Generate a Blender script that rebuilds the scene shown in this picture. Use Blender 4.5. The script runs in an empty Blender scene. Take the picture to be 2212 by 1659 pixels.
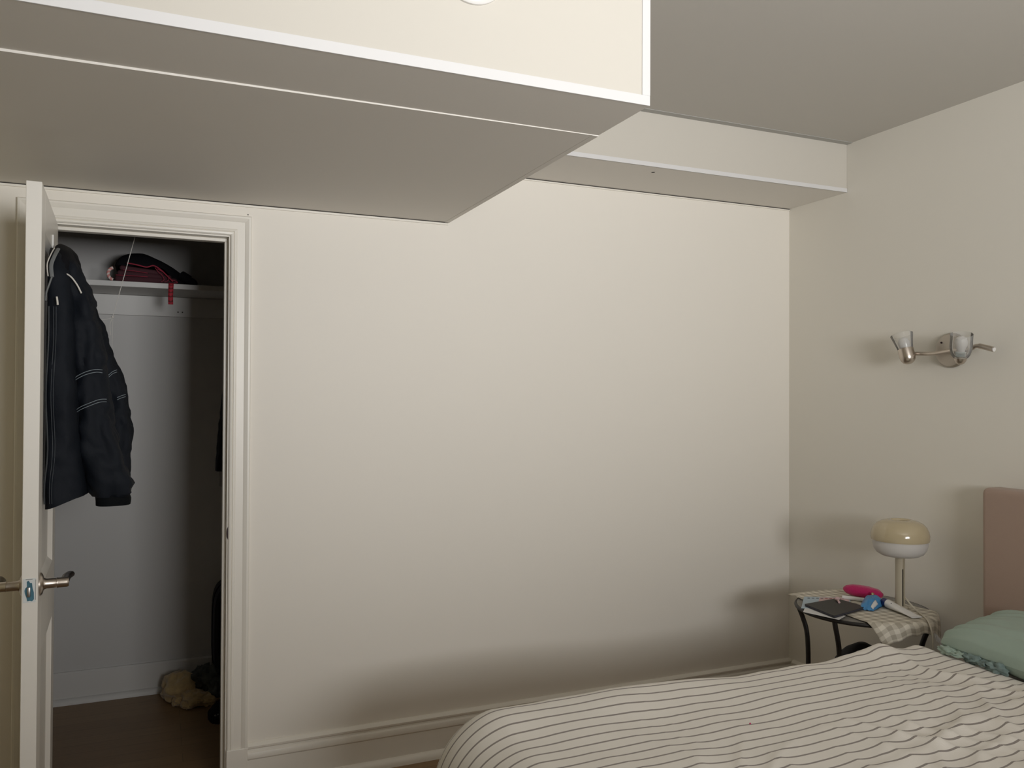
import bpy, bmesh, math, random
from mathutils import Vector, Matrix, noise
random.seed(7)
PI = math.pi
scene = bpy.context.scene
COL = scene.collection

# ------------------------------------------------------------------ camera
cam_d = bpy.data.cameras.new('camera')
cam = bpy.data.objects.new('camera', cam_d)
COL.objects.link(cam)
cam_d.sensor_fit = 'HORIZONTAL'
cam_d.sensor_width = 36.0
cam_d.lens = 36.0 * 1778.3 / 2212.0
cam_d.clip_start = 0.02
YAW, PITCH, ROLL = 0.4073, 0.0115, 0.0043
fw = Vector((math.sin(YAW) * math.cos(PITCH), math.cos(YAW) * math.cos(PITCH), math.sin(PITCH)))
rt = fw.cross(Vector((0, 0, 1))).normalized()
up = rt.cross(fw)
cr, sr = math.cos(ROLL), math.sin(ROLL)
R_, U_ = rt * cr + up * sr, up * cr - rt * sr
m = Matrix((R_, U_, -fw)).transposed().to_4x4()
m.translation = Vector((-2.8576, -3.1801, 1.4607))
cam.matrix_world = m
scene.camera = cam

# ------------------------------------------------------------------ world + daylight through the window behind the camera
WIN = dict(x0=-2.35, x1=-1.15, z0=1.22, z1=2.10, y=-4.80)
world = bpy.data.worlds.new('world')
scene.world = world
world.use_nodes = True
bg = world.node_tree.nodes['Background']
bg.inputs[0].default_value = (0.80, 0.90, 1.0, 1)
bg.inputs[1].default_value = 0.8
ld = bpy.data.lights.new('window_daylight', 'AREA')
ld.shape = 'RECTANGLE'
ld.size = WIN['x1'] - WIN['x0']
ld.size_y = WIN['z1'] - WIN['z0']
ld.energy = 87
ld.spread = math.radians(114)
ld.color = (1.0, 0.983, 0.985)
lo = bpy.data.objects.new('window_daylight', ld)
COL.objects.link(lo)
lo.location = ((WIN['x0'] + WIN['x1']) / 2, WIN['y'] - 0.16, (WIN['z0'] + WIN['z1']) / 2)
lo.rotation_euler = (PI / 2 + math.radians(31), 0, 0)

scene.view_settings.view_transform = 'Standard'
scene.view_settings.look = 'None'
scene.view_settings.exposure = 0.0
scene.view_settings.gamma = 1.0
scene.view_settings.use_curve_mapping = False
scene.cycles.max_bounces = 10
scene.cycles.diffuse_bounces = 7
scene.cycles.transparent_max_bounces = 12
scene.cycles.caustics_reflective = False
scene.cycles.caustics_refractive = False
scene.cycles.use_denoising = True


# ------------------------------------------------------------------ materials
def mat(name, col, rough=0.6, metal=0.0, bump=None, var=None, sheen=0.0, spec=0.5, trans=0.0, emit=None, coat=0.0):
    m = bpy.data.materials.new(name)
    m.use_nodes = True
    nt = m.node_tree
    b = nt.nodes['Principled BSDF']
    b.inputs['Base Color'].default_value = (*col, 1)
    b.inputs['Roughness'].default_value = rough
    b.inputs['Metallic'].default_value = metal
    b.inputs['Specular IOR Level'].default_value = spec
    b.inputs['Sheen Weight'].default_value = sheen
    b.inputs['Transmission Weight'].default_value = trans
    b.inputs['Coat Weight'].default_value = coat
    tc = nt.nodes.new('ShaderNodeTexCoord')
    if var:   # (scale, amount) gentle tone variation
        n = nt.nodes.new('ShaderNodeTexNoise')
        n.inputs['Scale'].default_value = var[0]
        n.inputs['Detail'].default_value = 3
        nt.links.new(tc.outputs['Object'], n.inputs['Vector'])
        mx = nt.nodes.new('ShaderNodeMix'); mx.data_type = 'RGBA'
        a = var[1]
        mx.inputs[6].default_value = (*[c * (1 - a) for c in col], 1)
        mx.inputs[7].default_value = (*[min(1, c * (1 + a)) for c in col], 1)
        nt.links.new(n.outputs['Fac'], mx.inputs[0])
        nt.links.new(mx.outputs[2], b.inputs['Base Color'])
    if bump:  # (scale, strength)
        n = nt.nodes.new('ShaderNodeTexNoise')
        n.inputs['Scale'].default_value = bump[0]
        n.inputs['Detail'].default_value = 4
        nt.links.new(tc.outputs['Object'], n.inputs['Vector'])
        bp = nt.nodes.new('ShaderNodeBump')
        bp.inputs['Strength'].default_value = bump[1]
        bp.inputs['Distance'].default_value = 0.002
        nt.links.new(n.outputs['Fac'], bp.inputs['Height'])
        nt.links.new(bp.outputs[0], b.inputs['Normal'])
    return m


def nmath(nt, op, a, bv=None):
    n = nt.nodes.new('ShaderNodeMath'); n.operation = op
    for i, v in enumerate((a, bv)):
        if v is None: continue
        if isinstance(v, (int, float)): n.inputs[i].default_value = v
        else: nt.links.new(v, n.inputs[i])
    return n.outputs[0]


M = {}
M['wall'] = mat('wall_paint', (0.80, 0.765, 0.70), 0.62, bump=(55, 0.10), var=(1.3, 0.012))
M['wall_side'] = mat('wall_paint_side', (0.78, 0.755, 0.69), 0.62, bump=(55, 0.10), var=(1.3, 0.012))
M['wall_dim'] = mat('wall_paint_taupe', (0.36, 0.325, 0.27), 0.7, bump=(55, 0.1))
M['wall_olive'] = mat('wall_paint_olive', (0.80, 0.77, 0.58), 0.7, bump=(55, 0.1))
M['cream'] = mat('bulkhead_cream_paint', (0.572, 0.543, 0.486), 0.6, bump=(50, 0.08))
M['bead_white'] = mat('white_corner_tape', (0.67, 0.665, 0.665), 0.5)
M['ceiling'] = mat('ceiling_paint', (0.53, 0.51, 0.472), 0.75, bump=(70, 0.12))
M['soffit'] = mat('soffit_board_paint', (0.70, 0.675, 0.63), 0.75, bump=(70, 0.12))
M['bead_grey'] = mat('grey_bead', (0.40, 0.395, 0.375), 0.6)
M['trim'] = mat('gloss_white_trim', (0.80, 0.77, 0.705), 0.38, bump=(30, 0.05))
M['door'] = mat('door_white_gloss', (0.81, 0.785, 0.73), 0.34, bump=(25, 0.05))
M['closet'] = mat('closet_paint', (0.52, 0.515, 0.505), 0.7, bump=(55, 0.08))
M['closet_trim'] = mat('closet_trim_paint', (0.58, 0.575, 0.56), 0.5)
M['nickel'] = mat('brushed_nickel', (0.56, 0.50, 0.44), 0.30, 1.0)
M['nickel_dark'] = mat('satin_nickel_plate', (0.46, 0.42, 0.37), 0.42, 1.0)
M['nickel_black'] = mat('nickel_dark_reflection', (0.10, 0.085, 0.08), 0.35, 1.0)  # door lever nickel: dark room reflection put into the base colour
M['black_metal'] = mat('black_painted_metal', (0.012, 0.010, 0.009), 0.45)
M['navy'] = mat('navy_nylon', (0.0048, 0.0070, 0.0115), 0.72, bump=(160, 0.25), spec=0.2)
M['navy_rib'] = mat('navy_rib_knit', (0.004, 0.005, 0.006), 0.8, bump=(220, 0.4), spec=0.08)
M['black_cloth'] = mat('black_cloth', (0.007, 0.007, 0.009), 0.85, bump=(120, 0.3), spec=0.12)
M['stitch'] = mat('pale_stitching', (0.20, 0.24, 0.27), 0.7)
M['stitch_dim'] = mat('faded_stitching', (0.055, 0.065, 0.075), 0.7)
M['zip'] = mat('zip_tape', (0.03, 0.035, 0.04), 0.5)
M['piping'] = mat('white_piping', (0.62, 0.60, 0.56), 0.5)
M['greyband'] = mat('grey_collar_band', (0.16, 0.17, 0.175), 0.7)
M['maroon'] = mat('maroon_cloth', (0.050, 0.010, 0.016), 0.85, bump=(120, 0.3))
M['red'] = mat('red_piping', (0.30, 0.025, 0.05), 0.6)
M['pink_coral'] = mat('coral_pink_knit', (0.62, 0.24, 0.22), 0.7)
M['beige_cloth'] = mat('beige_cloth', (0.16, 0.135, 0.11), 0.9, bump=(120, 0.3))
M['plush'] = mat('tan_plush', (0.42, 0.30, 0.14), 0.95, bump=(90, 1.0), var=(40, 0.35), sheen=0.4)
M['greypat'] = mat('dark_green_grey_cloth', (0.055, 0.060, 0.052), 0.9, bump=(80, 0.5), var=(28, 0.8))
M['suitcase'] = mat('black_suitcase_nylon', (0.006, 0.006, 0.007), 0.7, bump=(200, 0.3))
M['string'] = mat('white_cotton_string', (0.66, 0.64, 0.60), 0.8)
M['lamp_cream'] = mat('lamp_cream_enamel', (0.50, 0.42, 0.275), 0.16, coat=0.5)
M['lamp_white'] = mat('lamp_opal_plastic', (0.62, 0.60, 0.58), 0.45)
M['lamp_stem'] = mat('lamp_beige_metal', (0.47, 0.42, 0.325), 0.35)
M['dark_slot'] = mat('dark_recess', (0.03, 0.025, 0.02), 0.7)
M['pinkfuzz'] = mat('magenta_plush', (0.48, 0.008, 0.11), 0.95, bump=(260, 1.0), sheen=0.3)
M['white_plastic'] = mat('white_plastic', (0.72, 0.71, 0.69), 0.35)
M['cord'] = mat('ivory_cord', (0.60, 0.56, 0.47), 0.45)
M['bluepack'] = mat('blue_foil', (0.06, 0.24, 0.50), 0.35, bump=(30, 0.4))
M['navycap'] = mat('navy_cap', (0.012, 0.018, 0.10), 0.35)
M['notebook'] = mat('black_notebook_cover', (0.020, 0.020, 0.019), 0.5, bump=(150, 0.15))
M['paper'] = mat('paper_white', (0.66, 0.66, 0.66), 0.7)
M['paleblue'] = mat('pale_blue_paper', (0.42, 0.52, 0.60), 0.6)
M['palepink'] = mat('pale_pink_print', (0.60, 0.42, 0.42), 0.6)
M['ink'] = mat('dark_ink', (0.05, 0.05, 0.07), 0.6)
M['brass'] = mat('dull_gold', (0.45, 0.36, 0.20), 0.4, 0.6)
M['headboard'] = mat('dusty_pink_upholstery', (0.40, 0.29, 0.235), 0.9, bump=(240, 0.35), sheen=0.2)
M['sage'] = mat('sage_cotton', (0.335, 0.425, 0.365), 0.85, bump=(160, 0.2), sheen=0.1)
M['sage_dark'] = mat('sage_print', (0.20, 0.27, 0.26), 0.85, bump=(160, 0.2), var=(60, 0.5))
M['sheet'] = mat('pale_sheet', (0.56, 0.55, 0.53), 0.85, bump=(60, 0.2))
M['tape'] = mat('teal_blue_tape', (0.045, 0.15, 0.21), 0.6, var=(60, 0.5))
M['steel'] = mat('latch_steel', (0.42, 0.40, 0.38), 0.4, 1.0)
M['plate_white'] = mat('painted_latch_plate', (0.70, 0.73, 0.73), 0.35)
M['bronze'] = mat('dark_bronze', (0.035, 0.022, 0.025), 0.35, 0.8)
M['gap'] = mat('shadow_gap_dark', (0.06, 0.055, 0.05), 0.9)
M['seam_yellow'] = mat('olive_seam', (0.12, 0.10, 0.03), 0.6)
M['green_sticker'] = mat('sticker_print', (0.10, 0.13, 0.13), 0.5)


def striped_duvet():
    m = bpy.data.materials.new('white_duvet_with_grey_pinstripes'); m.use_nodes = True
    nt = m.node_tree; b = nt.nodes['Principled BSDF']
    b.inputs['Roughness'].default_value = 0.85
    b.inputs['Sheen Weight'].default_value = 0.1
    uv = nt.nodes.new('ShaderNodeUVMap')
    sp = nt.nodes.new('ShaderNodeSeparateXYZ'); nt.links.new(uv.outputs[0], sp.inputs[0])
    f = nmath(nt, 'FRACT', nmath(nt, 'DIVIDE', sp.outputs[1], 0.0385))
    s = nmath(nt, 'LESS_THAN', f, 0.155)
    mx = nt.nodes.new('ShaderNodeMix'); mx.data_type = 'RGBA'
    mx.inputs[6].default_value = (0.78, 0.745, 0.69, 1)
    mx.inputs[7].default_value = (0.27, 0.24, 0.22, 1)
    nt.links.new(s, mx.inputs[0]); nt.links.new(mx.outputs[2], b.inputs['Base Color'])
    n = nt.nodes.new('ShaderNodeTexNoise'); n.inputs['Scale'].default_value = 130
    tc = nt.nodes.new('ShaderNodeTexCoord'); nt.links.new(tc.outputs['Object'], n.inputs[0])
    bp = nt.nodes.new('ShaderNodeBump'); bp.inputs['Strength'].default_value = 0.25; bp.inputs['Distance'].default_value = 0.002
    nt.links.new(n.outputs['Fac'], bp.inputs['Height']); nt.links.new(bp.outputs[0], b.inputs['Normal'])
    return m


def gingham():
    m = bpy.data.materials.new('beige_white_gingham'); m.use_nodes = True
    nt = m.node_tree; b = nt.nodes['Principled BSDF']
    b.inputs['Roughness'].default_value = 0.9
    uv = nt.nodes.new('ShaderNodeUVMap')
    sp = nt.nodes.new('ShaderNodeSeparateXYZ'); nt.links.new(uv.outputs[0], sp.inputs[0])
    a = nmath(nt, 'LESS_THAN', nmath(nt, 'FRACT', nmath(nt, 'DIVIDE', sp.outputs[0], 0.036)), 0.5)
    c = nmath(nt, 'LESS_THAN', nmath(nt, 'FRACT', nmath(nt, 'DIVIDE', sp.outputs[1], 0.036)), 0.5)
    s = nmath(nt, 'MULTIPLY', nmath(nt, 'ADD', a, c), 0.5)
    mx = nt.nodes.new('ShaderNodeMix'); mx.data_type = 'RGBA'
    mx.inputs[6].default_value = (0.70, 0.66, 0.57, 1)
    mx.inputs[7].default_value = (0.40, 0.365, 0.30, 1)
    nt.links.new(s, mx.inputs[0]); nt.links.new(mx.outputs[2], b.inputs['Base Color'])
    return m


def wood_floor():
    m = bpy.data.materials.new('brown_wood_floor'); m.use_nodes = True
    nt = m.node_tree; b = nt.nodes['Principled BSDF']
    b.inputs['Roughness'].default_value = 0.42
    tc = nt.nodes.new('ShaderNodeTexCoord')
    mp = nt.nodes.new('ShaderNodeMapping'); mp.inputs['Scale'].default_value = (1, 1, 1)
    nt.links.new(tc.outputs['Object'], mp.inputs[0])
    br = nt.nodes.new('ShaderNodeTexBrick')
    br.inputs['Color1'].default_value = (0.30, 0.185, 0.088, 1)
    br.inputs['Color2'].default_value = (0.265, 0.160, 0.074, 1)
    br.inputs['Mortar'].default_value = (0.15, 0.09, 0.042, 1)
    br.inputs['Scale'].default_value = 1.0
    br.inputs['Mortar Size'].default_value = 0.0012
    br.inputs['Brick Width'].default_value = 1.1
    br.inputs['Row Height'].default_value = 0.083
    nt.links.new(mp.outputs[0], br.inputs[0])
    mp2 = nt.nodes.new('ShaderNodeMapping'); mp2.inputs['Scale'].default_value = (2.5, 60, 1)
    nt.links.new(tc.outputs['Object'], mp2.inputs[0])
    n = nt.nodes.new('ShaderNodeTexNoise'); n.inputs['Scale'].default_value = 2.0; n.inputs['Detail'].default_value = 6
    nt.links.new(mp2.outputs[0], n.inputs[0])
    mx = nt.nodes.new('ShaderNodeMix'); mx.data_type = 'RGBA'; mx.blend_type = 'MULTIPLY'
    mx.inputs[0].default_value = 0.45
    nt.links.new(br.outputs[0], mx.inputs[6]); nt.links.new(n.outputs['Fac'], mx.inputs[7])
    nt.links.new(mx.outputs[2], b.inputs['Base Color'])
    return m


def banded(name, c1, c2, axis, period, duty=0.5):
    m = bpy.data.materials.new(name); m.use_nodes = True
    nt = m.node_tree; b = nt.nodes['Principled BSDF']; b.inputs['Roughness'].default_value = 0.7
    uv = nt.nodes.new('ShaderNodeUVMap')
    sp = nt.nodes.new('ShaderNodeSeparateXYZ'); nt.links.new(uv.outputs[0], sp.inputs[0])
    s = nmath(nt, 'LESS_THAN', nmath(nt, 'FRACT', nmath(nt, 'DIVIDE', sp.outputs[axis], period)), duty)
    mx = nt.nodes.new('ShaderNodeMix'); mx.data_type = 'RGBA'
    mx.inputs[6].default_value = (*c1, 1); mx.inputs[7].default_value = (*c2, 1)
    nt.links.new(s, mx.inputs[0]); nt.links.new(mx.outputs[2], b.inputs['Base Color'])
    return m


def thin_glass(name, tint, gloss=0.08, frost=None):
    m = bpy.data.materials.new(name); m.use_nodes = True
    nt = m.node_tree; nt.nodes.clear()
    o = nt.nodes.new('ShaderNodeOutputMaterial')
    t = nt.nodes.new('ShaderNodeBsdfTransparent'); t.inputs[0].default_value = (*tint, 1)
    g = nt.nodes.new('ShaderNodeBsdfGlossy'); g.inputs['Roughness'].default_value = 0.05
    fr = nt.nodes.new('ShaderNodeFresnel'); fr.inputs[0].default_value = 1.25 if frost else 1.45
    mx = nt.nodes.new('ShaderNodeMixShader')
    nt.links.new(fr.outputs[0], mx.inputs[0]); nt.links.new(t.outputs[0], mx.inputs[1]); nt.links.new(g.outputs[0], mx.inputs[2])
    out = mx.outputs[0]
    if frost:
        d = nt.nodes.new('ShaderNodeBsdfDiffuse'); d.inputs[0].default_value = (*frost[1], 1)
        m2 = nt.nodes.new('ShaderNodeMixShader'); m2.inputs[0].default_value = frost[0]
        nt.links.new(out, m2.inputs[1]); nt.links.new(d.outputs[0], m2.inputs[2]); out = m2.outputs[0]
    nt.links.new(out, o.inputs[0])
    return m


M['duvet'] = striped_duvet()
M['gingham'] = gingham()
M['floor'] = wood_floor()
M['candy'] = banded('pink_white_stripe', (0.62, 0.26, 0.24), (0.68, 0.60, 0.56), 0, 0.016, 0.4)
M['lanyard'] = banded('red_woven_strap', (0.42, 0.018, 0.035), (0.16, 0.008, 0.012), 1, 0.016, 0.35)
M['pane'] = thin_glass('window_glass', (0.97, 0.98, 0.97))
M['shade_glass'] = thin_glass('sconce_clear_glass', (0.985, 0.985, 0.98), frost=(0.13, (0.80, 0.79, 0.77)))
M['sticker_grey'] = mat('sticker_paper', (0.40, 0.41, 0.39), 0.5)
M['bulb'] = mat('frosted_bulb', (0.62, 0.61, 0.60), 0.4)
M['table_glass'] = thin_glass('table_glass', (0.88, 0.88, 0.86), frost=(0.35, (0.55, 0.53, 0.49)))

# ------------------------------------------------------------------ geometry helpers
ORG = {}


class G:
    def __init__(s): s.v = []; s.f = []; s.uv = {}

    def add(s, v, f):
        o = len(s.v)
        s.v += [Vector(p) for p in v]
        s.f += [tuple(i + o for i in q) for q in f]
        return s

    def box(s, lo, hi, bev=0.0):
        c = [(a + b) / 2 for a, b in zip(lo, hi)]
        d = [abs(b - a) for a, b in zip(lo, hi)]
        bm = bmesh.new()
        bmesh.ops.create_cube(bm, size=1.0)
        for v in bm.verts: v.co = Vector((v.co.x * d[0] + c[0], v.co.y * d[1] + c[1], v.co.z * d[2] + c[2]))
        if bev > 0:
            bmesh.ops.bevel(bm, geom=list(bm.edges), offset=min(bev, min(d) * 0.45), segments=2 if bev < 0.01 else 4, profile=0.5, affect='EDGES')
        bm.verts.index_update()
        s.add([v.co.copy() for v in bm.verts], [[v.index for v in f.verts] for f in bm.faces])
        bm.free()
        return s

    def tube(s, path, r, n=8, sq=1.0):
        P = [Vector(p) for p in path]
        rs = r if isinstance(r, (list, tuple)) else [r] * len(P)
        T = []
        for i in range(len(P)):
            a = P[max(0, i - 1)]; b = P[min(len(P) - 1, i + 1)]
            T.append((b - a).normalized())
        ref = Vector((0, 0, 1)) if abs(T[0].z) < 0.9 else Vector((1, 0, 0))
        u = T[0].cross(ref).normalized()
        V = []
        for i, p in enumerate(P):
            u = (u - T[i] * u.dot(T[i]))
            u = u.normalized() if u.length > 1e-6 else T[i].orthogonal().normalized()
            w = T[i].cross(u)
            for k in range(n):
                a = 2 * PI * k / n
                V.append(p + u * math.cos(a) * rs[i] + w * math.sin(a) * rs[i] * sq)
        F = []
        for i in range(len(P) - 1):
            for k in range(n):
                F.append((i * n + k, i * n + (k + 1) % n, (i + 1) * n + (k + 1) % n, (i + 1) * n + k))
        F.append(tuple(range(n - 1, -1, -1)))
        F.append(tuple(range((len(P) - 1) * n, len(P) * n)))
        return s.add(V, F)

    def lathe(s, prof, org=(0, 0, 0), axis=(0, 0, 1), n=32, close=False):
        ax = Vector(axis).normalized(); u = ax.orthogonal().normalized(); w = ax.cross(u); o = Vector(org)
        V = []; F = []
        for r, h in prof:
            for k in range(n):
                a = 2 * PI * k / n
                V.append(o + ax * h + (u * math.cos(a) + w * math.sin(a)) * max(r, 1e-5))
        L = len(prof)
        for i in range(L - 1 if not close else L):
            j = (i + 1) % L
            for k in range(n):
                F.append((i * n + k, i * n + (k + 1) % n, j * n + (k + 1) % n, j * n + k))
        return s.add(V, F)

    def loft(s, rings, cap=True):
        n = len(rings[0]); V = [p for r in rings for p in r]; F = []
        for i in range(len(rings) - 1):
            for k in range(n):
                F.append((i * n + k, i * n + (k + 1) % n, (i + 1) * n + (k + 1) % n, (i + 1) * n + k))
        if cap:
            F.append(tuple(range(n - 1, -1, -1)))
            F.append(tuple(range((len(rings) - 1) * n, len(rings) * n)))
        return s.add(V, F)

    def grid(s, fn, nu, nv, uvfn=None, thick=None):
        base = len(s.v)
        V = [fn(i / nu, j / nv) for j in range(nv + 1) for i in range(nu + 1)]
        F = [(j * (nu + 1) + i, j * (nu + 1) + i + 1, (j + 1) * (nu + 1) + i + 1, (j + 1) * (nu + 1) + i) for j in range(nv) for i in range(nu)]
        s.add(V, F)
        if uvfn:
            for j in range(nv + 1):
                for i in range(nu + 1):
                    s.uv[base + j * (nu + 1) + i] = uvfn(i / nu, j / nv)
        return s

    def extrude(s, prof, p0, p1, u, w):
        """closed profile [(a,b)] in directions u,w swept from p0 to p1"""
        u, w = Vector(u), Vector(w)
        return s.loft([[Vector(p) + u * a + w * b for a, b in prof] for p in (p0, p1)])


def part(name, g, m, parent=None, smooth=True, solid=None, ang=35):
    org = Vector((0, 0, 0))
    if parent is not None: org = ORG[parent.name]
    me = bpy.data.meshes.new(name)
    me.from_pydata([v - org for v in g.v], [], g.f)
    if g.uv:
        L = me.uv_layers.new(name='UVMap')
        for lp in me.loops: L.data[lp.index].uv = g.uv.get(lp.vertex_index, (0, 0))
    bm = bmesh.new(); bm.from_mesh(me)
    if not g.uv: bmesh.ops.recalc_face_normals(bm, faces=bm.faces)
    bm.to_mesh(me); bm.free()
    if smooth:
        for p in me.polygons: p.use_smooth = True
        me.set_sharp_from_angle(angle=math.radians(ang))
    me.materials.append(M[m])
    o = bpy.data.objects.new(name, me)
    COL.objects.link(o)
    if parent is not None: o.parent = parent
    ORG[o.name] = org
    if solid:
        md = o.modifiers.new('thickness', 'SOLIDIFY'); md.thickness = solid; md.offset = 0
    return o


def tag(o, label, cat, group=None):
    o['label'] = label; o['category'] = cat
    if group: o['group'] = group
    return o


def struct(o, label=None):
    o['kind'] = 'structure'
    if label: o['label'] = label
    return o


def thing(name, loc, label=None, cat=None, group=None):
    o = bpy.data.objects.new(name, None)
    o.location = loc; o.empty_display_size = 0.05
    COL.objects.link(o); ORG[o.name] = Vector(loc)
    if label: tag(o, label, cat, group)
    return o


def nz(p, s=1.0, seed=0.0):
    return noise.noise(Vector((p[0] * s + seed, p[1] * s + seed * 1.7, p[2] * s - seed)))


def sstep(a, b, x):
    t = max(0, min(1, (x - a) / (b - a))); return t * t * (3 - 2 * t)


def catmull(pts, k=6):
    P = [Vector(p) for p in pts]; out = []
    for i in range(len(P) - 1):
        p0, p1, p2, p3 = P[max(0, i - 1)], P[i], P[i + 1], P[min(len(P) - 1, i + 2)]
        for j in range(k):
            t = j / k
            out.append(0.5 * ((2 * p1) + (-p0 + p2) * t + (2 * p0 - 5 * p1 + 4 * p2 - p3) * t * t + (-p0 + 3 * p1 - 3 * p2 + p3) * t ** 3))
    out.append(P[-1]); return out


def ell(c, u, v, n=24, e=2.0):
    c, u, v = Vector(c), Vector(u), Vector(v); out = []
    for k in range(n):
        a = 2 * PI * k / n; ca, sa = math.cos(a), math.sin(a)
        out.append(c + u * math.copysign(abs(ca) ** (2 / e), ca) + v * math.copysign(abs(sa) ** (2 / e), sa))
    return out


# ------------------------------------------------------------------ room shell
XL, YF, ZC = -4.40, -4.80, 2.594
OPL, OPR, OPT = -3.212, -2.6194, 2.030      # closet opening
ZS1, XS, D1 = 2.157, -1.769, -1.4916         # big bulkhead
ZS2, D2 = 2.3757, -0.3724                    # small soffit
CY, CXL, CXR, CZ = 1.20, -3.46, -2.34, 2.42  # closet inside

struct(part('floor', G().box((XL - .1, YF - .2, -0.06), (0.1, CY + .1, 0.0)), 'floor', smooth=False), 'brown wooden floor')
g = G()
g.box((XL, 0, 0), (OPL - .018, 0.11, ZC)); g.box((OPR + .018, 0, 0), (0.1, 0.11, ZC)); g.box((OPL - .018, 0, OPT + .018), (OPR + .018, 0.11, ZC))
struct(part('wall_back', g, 'wall', smooth=False), 'off-white wall with the closet doorway')
struct(part('wall_right', G().box((0, YF, 0), (0.1, 0, ZC)), 'wall_side', smooth=False), 'off-white wall with the sconce')
struct(part('wall_left', G().box((XL - .1, YF, 0), (XL, 0.11, ZC)), 'wall_olive', smooth=False), 'pale olive left wall')
w = WIN; g = G()
g.box((XL, YF - .2, 0), (w['x0'], YF, ZC)); g.box((w['x1'], YF - .2, 0), (0.1, YF, ZC))
g.box((w['x0'], YF - .2, 0), (w['x1'], YF, w['z0'])); g.box((w['x0'], YF - .2, w['z1']), (w['x1'], YF, ZC))
struct(part('wall_front', g, 'wall_dim', smooth=False), 'wall with the daylight window')

# window behind the camera
wn = struct(thing('window_1', ((w['x0'] + w['x1']) / 2, YF - .1, w['z0'])), 'white framed window letting in daylight')
zf0, zf1, yy0, yy1 = w['z0'], w['z1'], YF - .13, YF - .09
for nm, lo_, hi_ in (('frame_rail', (w['x0'], yy0, zf0), (w['x1'], yy1, zf0 + .03)), ('frame_rail', (w['x0'], yy0, zf1 - .03), (w['x1'], yy1, zf1)),
                     ('frame_stile', (w['x0'], yy0, zf0 + .03), (w['x0'] + .03, yy1, zf1 - .03)), ('frame_stile', (w['x1'] - .03, yy0, zf0 + .03), (w['x1'], yy1, zf1 - .03)),
                     ('mullion', (-1.762, yy0, zf0 + .03), (-1.738, yy1, zf1 - .03))):
    part(nm, G().box(lo_, hi_, .003), 'trim', wn)
part('pane', G().box((w['x0'] + .03, YF - .113, zf0 + .03), (-1.762, YF - .109, zf1 - .03)), 'pane', wn, smooth=False)
part('pane', G().box((-1.738, YF - .113, zf0 + .03), (w['x1'] - .03, YF - .109, zf1 - .03)), 'pane', wn, smooth=False)
part('window_sill', G().box((w['x0'] - .04, YF - .09, zf0 - .025), (w['x1'] + .04, YF + .05, zf0 + .001), .004), 'trim', wn)

# ceiling with bulkheads
ce = struct(thing('ceiling', (-2.2, -2.4, ZC)), 'off-white ceiling with dropped bulkheads')
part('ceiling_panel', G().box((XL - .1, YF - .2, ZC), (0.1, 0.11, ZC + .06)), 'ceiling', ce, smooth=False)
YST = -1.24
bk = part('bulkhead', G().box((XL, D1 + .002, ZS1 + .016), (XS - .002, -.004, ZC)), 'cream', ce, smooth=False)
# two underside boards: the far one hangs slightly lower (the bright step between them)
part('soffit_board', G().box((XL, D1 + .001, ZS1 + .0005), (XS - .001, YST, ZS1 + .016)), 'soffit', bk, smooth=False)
g = G()
g.add([(XL, YST, ZS1 + .016), (XS - .02, YST, ZS1 + .016), (XS - .02, -.005, ZS1 + .016), (XL, -.005, ZS1 + .016),
       (XL, YST, ZS1 - .0085), (XS - .02, YST, ZS1 - .0015), (XS - .02, -.005, ZS1 - .0005), (XL, -.005, ZS1 - .0005)],
      [(0, 1, 2, 3), (7, 6, 5, 4), (4, 5, 1, 0), (5, 6, 2, 1), (6, 7, 3, 2), (7, 4, 0, 3)])
part('soffit_board', g, 'soffit', bk, smooth=False)
part('edge_bead', G().box((XS - .020, YST, ZS1 - .002), (XS, -.004, ZS1 + .016), .001), 'soffit', bk, smooth=False)
part('corner_tape', G().box((XL, D1 - .0005, ZS1), (XS, D1 + .0045, ZS1 + .024), .0008), 'bead_white', bk, smooth=False)
part('corner_tape', G().box((XS - .022, D1 - .0005, ZS1 + .024), (XS + .0005, D1 + .0045, ZC), .0008), 'bead_white', bk, smooth=False)
part('side_facing', G().box((XS - .002, D1 + .0045, ZS1 + .002), (XS, -.004, ZC)), 'cream', bk, smooth=False)
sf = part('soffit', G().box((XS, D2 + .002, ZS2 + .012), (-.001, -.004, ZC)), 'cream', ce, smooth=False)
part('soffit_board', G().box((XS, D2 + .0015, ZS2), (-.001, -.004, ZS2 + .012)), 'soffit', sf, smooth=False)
part('corner_tape', G().box((XS, D2 - .0005, ZS2), (-.001, D2 + .0045, ZS2 + .018), .0008), 'bead_white', sf, smooth=False)
part('ceiling_bead', G().box((XS, D2 - .032, ZC - .0025), (-.001, D2 + .002, ZC), .0005), 'bead_grey', sf, smooth=False)
# thin J-beads where the soffit boards meet the wall, with a dark open joint
struct(part('trim_1', G().box((XL, -.007, ZS1 - .012), (XS - .004, 0, ZS1 - .004), .001), 'trim', smooth=False), 'thin bead along the wall under the big bulkhead')
struct(part('trim_2', G().box((XS, -.007, ZS2 - .010), (-.001, 0, ZS2 - .004), .001), 'trim', smooth=False), 'thin bead along the wall under the small soffit')
g = G()
g.box((XL, -.004, ZS1 - .004), (XS - .004, 0, ZS1 + .02)); g.box((XS, -.004, ZS2 - .004), (-.001, 0, ZS2 + .01))
struct(part('trim_3', g, 'gap', smooth=False), 'dark open joint above the long bead')

# nail marks on the soffit and wall
for p, s in (((-.985, -.30, ZS2 - .0005), .008), ):
    tg = part('scuff', G().lathe([(0, 0), (s, 0), (s * .7, .0008), (0, .0008)], p, (0, 0, -1), 10), 'gap', sf)

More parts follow.
